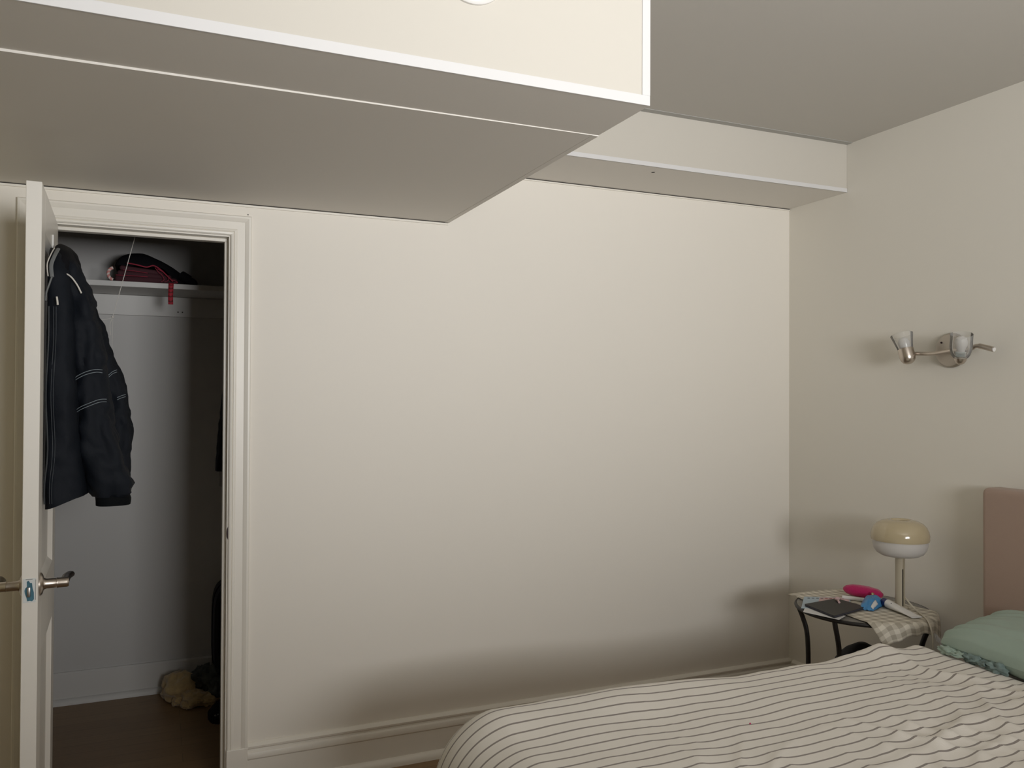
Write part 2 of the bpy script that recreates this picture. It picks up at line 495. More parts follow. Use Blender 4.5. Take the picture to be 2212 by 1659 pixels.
# baseboard back wall (moulded) + shoe
prof = [(0, 0), (-.016, 0), (-.016, .112), (-.021, .118), (-.022, .128), (-.019, .138), (-.012, .143), (-.011, .149), (-.017, .154), (-.018, .161), (-.013, .168), (-.006, .172), (0, .172)]
bb = struct(part('baseboard_back', G().extrude(prof, (OPR + .0785, 0, 0), (0, 0, 0), (0, 1, 0), (0, 0, 1)), 'trim', ang=25), 'tall moulded baseboard along the back wall')
qp = [(-.016, 0)] + [(-.016 - .019 * math.cos(a * PI / 12), .031 * math.sin(a * PI / 12)) for a in range(0, 7)]
part('shoe_moulding', G().extrude(qp, (OPR + .0785, 0, 0), (-.036, 0, 0), (0, 1, 0), (0, 0, 1)), 'trim', bb, ang=60)
br_ = struct(part('baseboard_right', G().extrude(prof, (0, -.036, 0), (0, YF, 0), (1, 0, 0), (0, 0, 1)), 'trim', ang=25), 'tall moulded baseboard along the right wall')
struct(part('baseboard_left', G().extrude(prof, (XL, 0, 0), (OPL - .0785, 0, 0), (0, 1, 0), (0, 0, 1)), 'trim', ang=25), 'moulded baseboard left of the closet door')

# ------------------------------------------------------------------ closet shell
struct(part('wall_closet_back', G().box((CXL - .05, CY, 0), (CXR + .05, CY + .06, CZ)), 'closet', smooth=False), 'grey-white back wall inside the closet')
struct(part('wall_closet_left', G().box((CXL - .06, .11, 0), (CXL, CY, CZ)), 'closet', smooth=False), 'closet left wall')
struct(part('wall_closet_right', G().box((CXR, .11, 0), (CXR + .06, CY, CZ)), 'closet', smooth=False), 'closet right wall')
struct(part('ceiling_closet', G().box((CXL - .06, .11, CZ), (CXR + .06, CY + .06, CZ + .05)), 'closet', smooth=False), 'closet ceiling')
cp = [(0, 0), (-.014, 0), (-.014, .140), (-.008, .148), (0, .148)]
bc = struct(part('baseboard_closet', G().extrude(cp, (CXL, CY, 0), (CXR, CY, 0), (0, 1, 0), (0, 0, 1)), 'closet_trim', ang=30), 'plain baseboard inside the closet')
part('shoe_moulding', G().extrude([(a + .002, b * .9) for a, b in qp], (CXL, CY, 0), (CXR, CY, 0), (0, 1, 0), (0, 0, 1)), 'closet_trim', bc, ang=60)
# shelf with its wall cleat
sh = thing('closet_shelf', (-2.9, 1.02, 1.927), 'painted closet shelf board holding the dark folded clothes', 'shelf')
part('shelf_board', G().box((CXL, .845, 1.927), (CXR, CY - .001, 1.951), .002), 'closet_trim', sh, smooth=False)
cl = part('cleat', G().box((CXL, CY - .019, 1.830), (CXR, CY - .001, 1.926), .0015), 'closet_trim', sh, smooth=False)
for x in (-2.765, -2.745):
    part('screw_hole', G().lathe([(0, 0), (.0035, 0), (.0035, .001), (0, .001)], (x, CY - .019, 1.853), (0, -1, 0), 10), 'gap', cl)

# ------------------------------------------------------------------ door frame: jambs, stops, casing
fr = struct(thing('trim_4', ((OPL + OPR) / 2, 0, 0)), 'white moulded casing around the closet doorway')
part('jamb', G().box((OPR, -.004, 0), (OPR + .018, .112, OPT + .018), .001), 'trim', fr, smooth=False)
part('jamb', G().box((OPL - .018, -.004, 0), (OPL, .112, OPT + .018), .001), 'trim', fr, smooth=False)
part('head_jamb', G().box((OPL, -.004, OPT), (OPR, .112, OPT + .018), .001), 'trim', fr, smooth=False)
part('door_stop', G().box((OPR - .012, .036, 0), (OPR, .072, OPT - .012), .002), 'trim', fr, smooth=False)
part('door_stop', G().box((OPL, .036, 0), (OPL + .012, .072, OPT - .012), .002), 'trim', fr, smooth=False)
part('head_stop', G().box((OPL, .036, OPT - .012), (OPR, .072, OPT), .002), 'trim', fr, smooth=False)
CW = .0735
# casing profile: a across from the opening outward, b thickness
cprof = [(0, 0), (0, .012), (.004, .016), (.010, .017), (.0125, .014), (.0145, .0175), (.020, .0165), (.024, .0135), (.050, .0135), (.054, .017), (.058, .019), (.064, .022), (.070, .022), (CW, .018), (CW, 0)]


def casing_leg(x, sgn, z1):
    """mitred leg; sgn +1 goes to +x"""
    r0 = [Vector((x + sgn * (a + .005), -b, .16)) for a, b in cprof]
    r1 = [Vector((x + sgn * (a + .005), -b, z1 + .005 + a)) for a, b in cprof]
    return G().loft([r0, r1])


part('casing_leg', casing_leg(OPR, 1, OPT), 'trim', fr, ang=20)
part('casing_leg', casing_leg(OPL, -1, OPT), 'trim', fr, ang=20)
part('casing_head', G().loft([[Vector((OPL - .005 - a, -b, OPT + .005 + a)) for a, b in cprof], [Vector((OPR + .005 + a, -b, OPT + .005 + a)) for a, b in cprof]]), 'trim', fr, ang=20)
for x0, x1 in ((OPR + .004, OPR + .0785), (OPL - .0785, OPL - .004)):
    part('plinth_block', G().box((x0, -.021, 0), (x1, 0, .160), .002), 'trim', fr, smooth=False)
sp_ = part('strike_plate', G().box((OPR - .0012, .004, .915), (OPR + .0002, .034, .985), .0004), 'trim', fr, smooth=False)
g = G().lathe([(0, 0), (.020, 0), (.026, .001), (.024, .003), (0, .0035)], (OPR + .008, -.0040, .946), (0, -1, 0), 24)
for v in g.v: v.x = OPR + .008 + (v.x - OPR - .008) * .32
part('strike_hole', g, 'bronze', sp_)
part('nail_mark', G().lathe([(0, 0), (.0022, 0), (.0022, .001), (0, .001)], (-2.553, -.0003, 2.118), (0, -1, 0), 8), 'gap', fr)

# ------------------------------------------------------------------ door leaf
HX, HY = -3.168, -.028
dd = Vector((.038, -.9993, 0)).normalized()     # hinge -> latch
dn = Vector((.9993, .038, 0)).normalized()      # towards the closet side face
DW, DT, DZ0, DZ1 = .636, .0375, .012, 2.022


def D(u, t, z):  # u from hinge, t: 0 = visible (right) face, negative into the leaf
    return Vector((HX, HY, 0)) + dd * u + dn * t + Vector((0, 0, z))


def dbox(u0, u1, t0, t1, z0, z1, bev=0.0):
    g = G().box((u0, t0, z0), (u1, t1, z1), bev)
    g.v = [D(*v) for v in g.v]; return g


dr = struct(thing('door_1', (HX, HY, 0)), 'white panelled closet door standing open with a jacket on it')
ST = .112
ZP = ((.24, .735), (.915, 1.905))
part('stile', dbox(0, ST, -DT, 0, DZ0, DZ1, .0015), 'door', dr, smooth=False)
part('stile', dbox(DW - ST, DW, -DT, 0, DZ0, DZ1, .0015), 'door', dr, smooth=False)
for z0, z1 in ((DZ0, ZP[0][0]), (ZP[0][1], ZP[1][0]), (ZP[1][1], DZ1)):
    part('rail', dbox(ST, DW - ST, -DT, 0, z0, z1), 'door', dr, smooth=False)
for z0, z1 in ZP:
    g = G()
    for t0, t1 in ((0, -.013), (-DT, -DT + .013)):
        rings = []
        for off, t in ((0, t0), (.004, t0 + (t1 - t0) * .25), (.018, t1), (.018, t1)):
            rings.append([D(ST + off, t, z0 + off), D(DW - ST - off, t, z0 + off), D(DW - ST - off, t, z1 - off), D(ST + off, t, z1 - off)])
        V = [p for r in rings[:3] for p in r]
        F = [(i * 4 + k, i * 4 + (k + 1) % 4, (i + 1) * 4 + (k + 1) % 4, (i + 1) * 4 + k) for i in range(2) for k in range(4)] + [(8, 9, 10, 11)]
        g.add(V, F)
    part('panel', g, 'door', dr, smooth=False)
for z in (.25, 1.05, 1.80):
    part('hinge', G().tube([D(-.004, -DT - .004, z - .045), D(-.004, -DT - .004, z + .045)], .006, 10), 'nickel_dark', dr)

# lever handles on both faces
HZ, HU = .935, DW - .062
for sgn, t0, nm in ((1, 0, 'closet'), (-1, -DT, 'room')):
    base = D(HU, t0, HZ); ax = dn * sgn
    hd = part('door_handle', G().lathe([(0, 0), (.031, 0), (.031, .003), (.026, .007), (.016, .010), (.0135, .016), (.013, .040), (.0142, .041), (.0142, .043), (.0135, .044), (.0135, .066), (.011, .070), (0, .070)], base, ax, 28), 'nickel', dr)
    hd['label'] = 'brushed nickel lever handle'
    p = base + ax * .058
    part('lever', G().tube(catmull([p, p - dd * .03 + ax * .001, p - dd * .075 + ax * .003, p - dd * .112 + ax * .012], 5), [.0125, .0125, .0122, .012, .0118] * 3 + [.010], 12, .8), 'nickel_black', hd)
lp = part('latch_plate', G(), 'plate_white', dr) if False else None
lpg = G().box((DW - .0002, -.034, HZ - .034), (DW + .0012, -.0045, HZ + .030), .0004); lpg.v = [D(*v) for v in lpg.v]
lp = part('latch_plate', lpg, 'plate_white', dr, smooth=False)
# torn blue tape around the latch
pts = [(-.0255, .022), (-.021, .024), (-.018, .018), (-.0135, .017), (-.012, .004), (-.009, -.008), (-.0085, -.026), (-.013, -.031), (-.018, -.029), (-.024, -.030), (-.026, -.020), (-.0295, -.010), (-.0305, -.002), (-.029, .004), (-.025, .008)]
g = G(); n = len(pts)
V = [D(DW + .0012, t, HZ + z) for t, z in pts] + [D(DW + .0020, t, HZ + z) for t, z in pts]
g.add(V, [tuple(range(n, 2 * n))] + [(k, (k + 1) % n, n + (k + 1) % n, n + k) for k in range(n)])
part('tape_scrap', g, 'tape', lp, smooth=False)
lb = G().box((DW + .0015, -.025, HZ - .019), (DW + .006, -.0165, HZ + .007), .002); lb.v = [D(*v) for v in lb.v]
part('latch_bolt', lb, 'steel', lp)
for a0, a1, z0, z1 in ((-.028, -.012, .0268, .0278), (-.0055, -.0047, -.028, .026)):
    lb = G().box((DW + .0010, a0, HZ + z0), (DW + .0016, a1, HZ + z1)); lb.v = [D(*v) for v in lb.v]
    part('plate_edge_gap', lb, 'gap', lp, smooth=False)
# white coat hook on the face
HKU, HKZ = .27, 1.912
hk = part('coat_hook', dbox(HKU - .012, HKU + .012, .0002, .006, HKZ - .05, HKZ + .03, .002), 'white_plastic', dr)
part('hook_arm', G().tube(catmull([D(HKU, .004, HKZ - .03), D(HKU, .020, HKZ - .035), D(HKU, .030, HKZ - .024), D(HKU, .031, HKZ - .012)], 6), .0065, 10), 'white_plastic', hk)


# ------------------------------------------------------------------ jacket hanging on the door
def face_x(y): return HX + (-(y - HY)) * (.038 / .9993)


jk = thing('jacket', (-3.10, -.36, 1.10), 'navy work jacket with pale stitching hanging on the open closet door', 'jacket')


def interp(keys, z):
    ks = sorted(keys, key=lambda k: -k[0])
    if z >= ks[0][0]: return ks[0][1:]
    for a, b in zip(ks, ks[1:]):
        if b[0] <= z <= a[0]:
            t = (a[0] - z) / (a[0] - b[0]); return tuple(p + (q - p) * t for p, q in zip(a[1:], b[1:]))
    return ks[-1][1:]


def soft_loft(keys, nr, seed, amp, n=36, e=2.3, fold=0.0, clamp=True):
    """keys: (z, xc, hx, yc, hy)"""
    zt, zb = max(k[0] for k in keys), min(k[0] for k in keys)
    rings = []
    for i in range(nr + 1):
        z = zt + (zb - zt) * i / nr
        xc, hx, yc, hy = interp(keys, z)
        R = ell((xc, yc, z), (hx, 0, 0), (0, hy, 0), n, e)
        for k, p in enumerate(R):
            d = Vector((p.x - xc, p.y - yc, 0)); d = d.normalized() if d.length > 1e-6 else d
            q = amp * (nz((p.x, p.y, p.z * .45), 14, seed) + .5 * nz(p, 34, seed + 3))
            q -= amp * 1.1 * max(0, .42 - abs(nz((p.x * 1.2 + p.z * .5, p.y, p.z * .9 - p.x * .6), 17, seed + 8))) * (1.6 if fold < .004 else .8)
            q += fold * math.sin(k / n * 2 * PI * 5 + 2.0 * nz((0, 0, z), 4, seed)) * sstep(zt, zt - .25, z)
            p += d * q
            if clamp: p.x = max(p.x, face_x(p.y) + .004)
        rings.append(R)
    return G().loft(rings)


body = [(1.885, -3.145, .028, -.34, .075), (1.86, -3.138, .038, -.35, .12), (1.80, -3.125, .048, -.36, .155), (1.70, -3.118, .050, -.36, .175), (1.52, -3.115, .055, -.36, .185),
        (1.30, -3.110, .062, -.36, .19), (1.17, -3.103, .066, -.36, .19), (1.125, -3.100, .064, -.36, .187)]
bg_ = soft_loft(body, 56, 1.0, .012, 44, 2.6, .005)
# slanting hem: lower towards the zip edge
for v in bg_.v:
    if v.z < 1.30: v.z += (1.30 - v.z) / .175 * .035 * sstep(-3.16, -3.04, v.x)
jb = part('body', bg_, 'navy', jk, ang=60)
near = [(1.845, -3.108, .022, -.44, .030), (1.831, -3.100, .034, -.44, .040), (1.783, -3.091, .043, -.445, .050), (1.661, -3.055, .053, -.45, .058), (1.525, -3.043, .052, -.45, .060), (1.389, -3.028, .058, -.45, .060),
        (1.253, -3.005, .062, -.45, .062), (1.215, -2.990, .071, -.45, .064), (1.187, -2.979, .076, -.45, .064), (1.165, -2.979, .067, -.45, .060), (1.150, -2.981, .053, -.45, .048)]
ng = soft_loft(near, 60, 5.0, .014, 44, 2.2, .002)
ns = part('sleeve', ng, 'navy', jk, ang=60)
part('cuff', soft_loft([(1.162, -2.976, .048, -.45, .042), (1.142, -2.974, .050, -.45, .042), (1.124, -2.975, .048, -.45, .041)], 6, 2.0, .003, 34, 2.4), 'navy_rib', ns, ang=60)
far = [(1.84, -3.118, .028, -.24, .04), (1.823, -3.111, .038, -.23, .05), (1.688, -3.063, .044, -.20, .055), (1.59, -3.032, .045, -.20, .055), (1.4855, -2.994, .044, -.20, .055), (1.3955, -2.969, .042, -.20, .055),
       (1.29, -2.969, .038, -.20, .052), (1.23, -2.972, .037, -.20, .050), (1.165, -2.969, .040, -.20, .048), (1.145, -2.969, .032, -.20, .040)]
fs = part('sleeve', soft_loft(far, 60, 9.0, .012, 40, 2.2, .002), 'navy', jk, ang=60)
part('cuff', soft_loft([(1.155, -2.969, .030, -.20, .034), (1.128, -2.969, .031, -.20, .034)], 4, 3.0, .002, 30, 2.4), 'navy_rib', fs, ang=60)
# collar bunched on the hook
colr = part('collar', soft_loft([(1.912, -3.132, .010, -.29, .04), (1.900, -3.125, .024, -.30, .075), (1.878, -3.119, .034, -.33, .11), (1.84, -3.116, .042, -.35, .14), (1.80, -3.118, .043, -.36, .15)], 12, 4.0, .012, 40, 2.2, .004), 'black_cloth', jk, ang=60)


def on_keys(keys, x, z, lift=.002):
    xc, hx, yc, hy = interp(keys, z)
    q = max(0.0, 1 - abs((x - xc) / hx) ** 2.2)
    return Vector((x, yc - hy * q ** (1 / 2.2) - lift - .006, z))


def stitch(keys, pts, r, m, nm, parent):
    part(nm, G().tube(catmull([on_keys(keys, x, z) for x, z in pts], 6), r, 6), m, parent)


for z0 in (1.522, 1.514):
    stitch(near, [(-3.088, z0 - .036), (-3.070, z0 - .018), (-3.045, z0 - .004), (-3.020, z0 + .003), (-3.004, z0 + .002)], .0009, 'stitch', 'stitch_line', ns)
for z0 in (1.442, 1.434):
    stitch(near, [(-3.078, z0 - .040), (-3.060, z0 - .026), (-3.035, z0 - .014), (-3.010, z0 - .004), (-2.992, z0 - .003)], .0009, 'stitch', 'stitch_line', ns)
for z0 in (1.525, 1.518): stitch(far, [(-3.000, z0 - .012), (-2.988, z0), (-2.976, z0 + .006)], .0009, 'stitch', 'stitch_line', fs)
for z0 in (1.452, 1.445): stitch(far, [(-2.974, z0 - .010), (-2.962, z0 - .004), (-2.950, z0)], .0009, 'stitch', 'stitch_line', fs)
stitch(near, [(-3.122, 1.803), (-3.105, 1.802), (-3.088, 1.792), (-3.072, 1.770), (-3.060, 1.745)], .0022, 'piping', 'shoulder_piping', ns)
# zip edge + front stitching
for dx, r, mm, nm in ((.0, .0022, 'zip', 'zip_teeth'), (.012, .0007, 'stitch_dim', 'stitch_line'), (.018, .0007, 'stitch_dim', 'stitch_line')):
    pz = [1.70, 1.60, 1.45, 1.30, 1.20, 1.145]
    part(nm, G().tube(catmull([Vector((-3.140 + dx, -.545 - (.0 if dx else .002), z)) + Vector((.004 * math.sin(z * 20), 0, 0)) for z in pz], 6), r, 6), mm, jb)
# grey neck tape and its piping, running from the hook down the neckline
npth = [(-3.126, -.445, 1.878), (-3.131, -.490, 1.850), (-3.137, -.510, 1.820), (-3.133, -.525, 1.785)]
part('neck_band', G().tube(catmull(npth, 6), .0055, 8, .6), 'greyband', colr)
part('neck_piping', G().tube(catmull([Vector(p) + Vector((-.009, -.008, .001)) for p in npth], 6), .0017, 6), 'piping', colr)
part('neck_band', G().tube(catmull([(-3.133, -.527, 1.785), (-3.139, -.533, 1.762), (-3.145, -.537, 1.738), (-3.146, -.540, 1.715)], 6), .005, 8, .5), 'greyband', colr)
part('neck_piping', G().tube([(-3.118, -.550, 1.727), (-3.116, -.553, 1.715), (-3.115, -.554, 1.704)], .0026, 6), 'piping', colr)

# ------------------------------------------------------------------ closet contents
# pull string
ps = thing('pull_string', (-2.92, .45, 1.55), 'thin white light-pull string hanging slanted across the closet shelf', 'string')
part('cord', G().tube([(-2.905, .45, CZ), (-2.943, .45, 2.083), (-2.991, .45, 1.882), (-3.020, .45, 1.763)], .0015, 6), 'string', ps)
part('knot', G().lathe([(0, -.006), (.004, -.004), (.0055, 0), (.004, .004), (0, .006)], (-3.021, .45, 1.758), (0, 0, 1), 10), 'string', ps)
part('loose_end', G().tube(catmull([(-3.021, .45, 1.757), (-3.035, .449, 1.750), (-3.055, .448, 1.746), (-3.085, .447, 1.748)], 5), .0011, 6), 'string', ps)
part('loose_end', G().tube(catmull([(-3.021, .45, 1.756), (-3.030, .45, 1.73), (-3.029, .45, 1.70), (-3.027, .45, 1.685)], 5), .0011, 6), 'string', ps)
part('loose_end', G().tube(catmull([(-3.020, .45, 1.756), (-3.021, .45, 1.70), (-3.022, .45, 1.63), (-3.020, .45, 1.57)], 5), .0007, 6), 'string', ps)

# folded clothes on the shelf
SZ = 1.951
mc = thing('folded_garment', (-2.90, .98, SZ), 'dark maroon folded garment with red piping on the closet shelf', 'clothes')
for i, (z0, z1, x0, x1) in enumerate(((SZ, SZ + .030, -3.035, -2.775), (SZ + .030, SZ + .056, -3.025, -2.80), (SZ + .056, SZ + .078, -3.015, -2.83))):
    g = G().box((x0, .885, z0), (x1, 1.14, z1), .0125)
    bm_v = g.v
    for v in g.v:
        k = (v.x - x0) / (x1 - x0)
        v.z += .004 * nz(v, 9, i) - (.010 * i) * sstep(.55, 1.0, k)
        v.y += .006 * nz(v, 11, i + 4)
        v.z = max(v.z, SZ + .0005)
    part('fold', g, 'maroon', mc, ang=70)
for pts, r in (([(-3.00, .882, 2.006), (-2.95, .880, 2.003), (-2.90, .880, 1.997)], .0013), ([(-3.03, .880, 1.981), (-2.97, .878, 1.981), (-2.90, .878, 1.980)], .0013),
               ([(-2.985, .872, 2.036), (-2.945, .868, 2.030), (-2.905, .866, 2.022), (-2.875, .864, 2.030), (-2.845, .862, 2.012), (-2.82, .860, 1.988), (-2.795, .858, 1.962)], .0030),
               ([(-2.87, .862, 2.022), (-2.855, .860, 2.002), (-2.838, .858, 1.985), (-2.832, .858, 1.968), (-2.845, .858, 1.958)], .0013),
               ([(-2.86, .862, 2.016), (-2.825, .860, 1.995), (-2.812, .858, 1.970), (-2.83, .858, 1.958)], .0013),
               ([(-2.80, .858, 1.970), (-2.782, .857, 1.964), (-2.776, .857, 1.958), (-2.79, .858, 1.956)], .0018)):
    part('red_piping', G().tube(catmull(pts, 6), r, 6), 'red', mc)
bc_ = thing('folded_jumper', (-2.88, 1.03, SZ), 'black folded jumper slumped over the maroon garment on the shelf', 'clothes')


def blk(u, v):
    a, b = u * 2 - 1, v * 2 - 1
    x = -2.875 + .160 * a; y = 1.035 + .125 * b
    prof_ = interp([(1, 0), (-.0, 0)], 0) if False else None
    zt = SZ + .148 - .010 * (a + .55) ** 2 * 6 * (1 if a < -.55 else 0) - .085 * sstep(-.35, 1.0, a) + .005 * nz((x, y, 0), 12, 2)
    edge = (1 - abs(a) ** 5) ** .5 * (1 - abs(b) ** 5) ** .5
    zb_ = SZ + .079 - .077 * sstep(.15, .75, a)
    return Vector((x, y, zb_ + (zt - zb_) * edge))


def blk_b(u, v):
    a = u * 2 - 1
    p = blk(u, v); p.z = SZ + .079 - .078 * sstep(.15, .75, a); return p


g = G().grid(blk, 40, 20); nb = len(g.v); g.grid(lambda u, v: blk_b(1 - u, v), 40, 20)
part('folded_top', g, 'black_cloth', bc_, ang=70)
part('trailing_sleeve', G().tube(catmull([(-2.76, .93, SZ + .050), (-2.735, .925, SZ + .034), (-2.715, .93, SZ + .022), (-2.70, .95, SZ + .020)], 5), [.030] * 8 + [.024] * 5 + [.018] * 3, 12, .8), 'black_cloth', bc_, ang=70)
# striped curl
g = G(); path = [Vector((-3.040 - .020 * math.cos(a), .885, SZ + .034 + .026 * math.sin(a))) for a in [math.radians(t) for t in range(78, -92, -10)]]
path = [Vector((-3.036 - .024 * math.cos(math.radians(t)), .878, SZ + .0345 + .027 * math.sin(math.radians(t)))) for t in range(80, -81, -8)]
g.tube(path, .0072, 12)
for i in range(len(path)):
    for k in range(12): g.uv[i * 12 + k] = (i * .0034 + .004 * math.sin(k / 12 * 2 * PI), 0)
tag(part('striped_curl', g, 'candy', ang=70), 'pink and white striped curl at the left end of the shelf pile', 'ornament')
# red strap hanging over the shelf edge
sg = G(); pts = [(-2.800, .900, SZ + .0022), (-2.801, .862, SZ + .0022), (-2.802, .846, SZ + .0018), (-2.802, .841, SZ - .004), (-2.803, .8405, SZ - .03), (-2.804, .840, SZ - .06), (-2.803, .840, SZ - .095)]
C_ = catmull(pts, 4)
sg.grid(lambda u, v: C_[min(len(C_) - 1, round(v * (len(C_) - 1)))] + Vector(((u - .5) * .021, 0, 0)), 2, len(C_) - 1, lambda u, v: (u * .02, v * .16 + .003 * math.sin(u * 9)))
tag(part('strap', sg, 'lanyard', solid=.0022), 'red woven strap dangling over the shelf edge', 'strap')

# coats hanging on the closet's right wall
ch = thing('hanging_coat', (-2.50, .48, 1.0), 'black coat sleeve hanging just inside the closet doorway', 'coat')
part('coat_body', soft_loft([(1.80, -2.43, .05, .50, .10), (1.6, -2.435, .075, .50, .16), (1.2, -2.435, .080, .50, .17), (.92, -2.43, .075, .50, .17)], 24, 21, .010, 36, 2.4, .006, clamp=False), 'black_cloth', ch, ang=60)
part('coat_sleeve', soft_loft([(1.72, -2.545, .030, .44, .05), (1.60, -2.560, .034, .44, .05), (1.45, -2.576, .034, .44, .05), (1.30, -2.590, .032, .44, .048), (1.18, -2.601, .030, .44, .045), (1.135, -2.607, .028, .44, .042)], 24, 23, .006, 28, 2.3, .0015, clamp=False), 'black_cloth', ch, ang=60)
part('hook', G().tube([(-2.343, .50, 1.83), (-2.375, .50, 1.822), (-2.392, .50, 1.838)], .005, 8), 'steel', ch)
cb = thing('hanging_shirt', (-2.50, .80, 1.0), 'drab beige garment hanging behind the black coat in the closet', 'clothes')
part('shirt_body', soft_loft([(1.75, -2.45, .04, .80, .05), (1.5, -2.485, .095, .80, .075), (1.2, -2.490, .100, .80, .08), (1.03, -2.488, .102, .80, .08)], 20, 31, .008, 32, 2.3, .005, clamp=False), 'beige_cloth', cb, ang=60)
part('hook', G().tube([(-2.343, .80, 1.78), (-2.375, .80, 1.772), (-2.392, .80, 1.788)], .005, 8), 'steel', cb)
# suitcase
sc_ = thing('suitcase', (-2.475, 1.085, 0), 'black soft-sided suitcase standing in the dark corner of the closet', 'suitcase')
SX, SY, SZC = -2.475, 1.085, .308
rings = []
for i in range(13):
    y = SY - .085 + .17 * i / 12
    k = 1 - .06 * abs(i / 6 - 1) ** 4
    rings.append(ell((SX, y, SZC), (.128 * k, 0, 0), (0, 0, .238 * k), 40, 4.2))
part('shell', G().loft(rings), 'suitcase', sc_, ang=50)
part('zip_band', G().tube(ell((SX, SY - .05, SZC), (.1285, 0, 0), (0, 0, .2385), 40, 4.2) + [Vector((SX + .1285, SY - .05, SZC))], .003, 6), 'black_cloth', sc_)
for dx in (-.09, .09):
    for dy in (-.055, .055):
        part('wheel', G().lathe([(0, -.012), (.026, -.012), (.030, -.006), (.030, .006), (.026, .012), (0, .012)], (SX + dx, SY + dy, .030), (1, 0, 0), 18), 'black_metal', sc_)
part('wheel_mount', G().box((SX - .112, SY - .07, .045), (SX + .112, SY + .07, .078), .005), 'suitcase', sc_)
part('carry_handle', G().tube(catmull([(SX - .042, SY, .545), (SX - .032, SY, .562), (SX + .032, SY, .562), (SX + .042, SY, .545)], 5), .007, 8), 'black_metal', sc_)
part('pocket_seam', G().tube([(SX - .10, SY - .087, .20), (SX - .10, SY - .087, .46)], .003, 6), 'black_cloth', sc_)
# plush heap
hp = thing('plush_blanket', (-2.72, 1.0, 0), 'tan fluffy blanket heaped on the closet floor', 'blanket')


def lump(c, r, seed, amp=.18, sq=1.0, nu=30, nv=18):
    rings = []
    for j in range(nv + 1):
        th = PI * (j + .02) / (nv + .04); R = []
        for i in range(nu):
            ph = 2 * PI * i / nu
            d = Vector((math.sin(th) * math.cos(ph), math.sin(th) * math.sin(ph), math.cos(th)))
            q = 1 + amp * nz(d, 1.8, seed) + amp * .5 * nz(d, 5, seed + 5) + amp * .22 * nz(d, 13, seed)
            p = Vector(c) + Vector((d.x * r[0], d.y * r[1], d.z * r[2])) * q
            p.z = max(p.z, .002 + .0005 * nz(d, 3, seed)); R.append(p)
        rings.append(R)
    return G().loft(rings)


for i, (c, r) in enumerate((((-2.730, 1.050, .060), (.088, .095, .072)), ((-2.785, 1.085, .030), (.036, .075, .046)), ((-2.752, .985, .020), (.030, .045, .026)),
                            ((-2.680, .955, .030), (.062, .066, .036)), ((-2.622, .945, .026), (.050, .055, .032)), ((-2.71, .925, .016), (.034, .036, .022)))):
    part('fluffy_fold', lump(c, r, 40 + i * 3, .30, nu=44, nv=26), 'plush', hp, ang=70)
gp = thing('scarf', (-2.63, 1.0, .05), 'dark grey-green patterned scarf crumpled on top of the tan blanket', 'scarf')
for i, (c, r) in enumerate((((-2.650, 1.010, .112), (.046, .050, .044)), ((-2.612, .985, .105), (.044, .048, .052)), ((-2.585, .935, .070), (.034, .044, .050)))):
    part('crumple', lump(c, r, 70 + i * 4, .5), 'greypat', gp, ang=70)
slp = thing('slipper', (-2.60, .76, 0), 'dark slipper with a small pale print on the closet floor', 'shoe')
part('sole', G().loft([ell((-2.585, .765, z), (.05, 0, 0), (0, .10, 0), 28, 2.4) for z in (.001, .012)]), 'black_cloth', slp)
part('upper', lump((-2.583, .755, .022), (.046, .085, .034), 90, .06), 'black_cloth', slp, ang=70)
for dx, dz in ((-.020, .034), (-.008, .036), (-.014, .026), (-.002, .027)):
    part('pale_print', lump((-2.588 + dx, .678 + .008, dz), (.0045, .004, .0045), 95 + dx * 50, .3, nu=10, nv=6), 'greyband', slp)

# ------------------------------------------------------------------ bulkhead detector
sd = thing('smoke_detector', (-2.228, D1, 2.395), 'round white detector disc at the top of the cream bulkhead', 'detector')
part('base_ring', G().lathe([(0, 0), (.080, 0), (.080, .006), (.076, .010), (.066, .012), (0, .012)], (-2.228, D1 + .0018, 2.395), (0, -1, 0), 48), 'white_plastic', sd)
part('cover', G().lathe([(.062, .0), (.062, .016), (.056, .024), (.030, .028), (0, .028)], (-2.228, D1 - .0102, 2.395), (0, -1, 0), 48), 'white_plastic', sd)

# ------------------------------------------------------------------ sconce
sn = thing('wall_sconce', (-.01, -.90, 1.637), 'brushed nickel wall sconce with two clear glass shades on a wavy bar', 'wall lamp')
part('wall_plate', G().lathe([(0, 0), (.068, 0), (.068, .008), (.062, .016), (.045, .020), (0, .021)], (0, -.905, 1.637), (-1, 0, 0), 44), 'nickel_dark', sn)
part('plate_screw', G().lathe([(0, 0), (.004, 0), (.003, .003), (0, .003)], (-.020, -.873, 1.668), (-1, 0, 0), 12), 'bronze', sn)
part('arm_post', G().tube([(-.018, -.905, 1.634), (-.060, -.925, 1.632)], .007, 12), 'nickel', sn)
barp = catmull([(-.082, -.762, 1.628), (-.070, -.80, 1.627), (-.062, -.84, 1.625), (-.060, -.885, 1.625), (-.060, -.93, 1.630), (-.062, -.985, 1.634), (-.064, -1.015, 1.628), (-.062, -1.035, 1.636), (-.060, -1.050, 1.644), (-.060, -1.070, 1.644)], 5)
part('wavy_bar', G().tube(barp, .0080, 12), 'nickel', sn)
part('bar_end', G().tube([(-.060, -1.066, 1.6445), (-.060, -1.095, 1.637), (-.060, -1.122, 1.629)], .0100, 14), 'nickel', sn)
part('end_cap', G().tube([(-.060, -1.121, 1.6293), (-.060, -1.126, 1.628)], .0080, 14), 'white_plastic', sn)


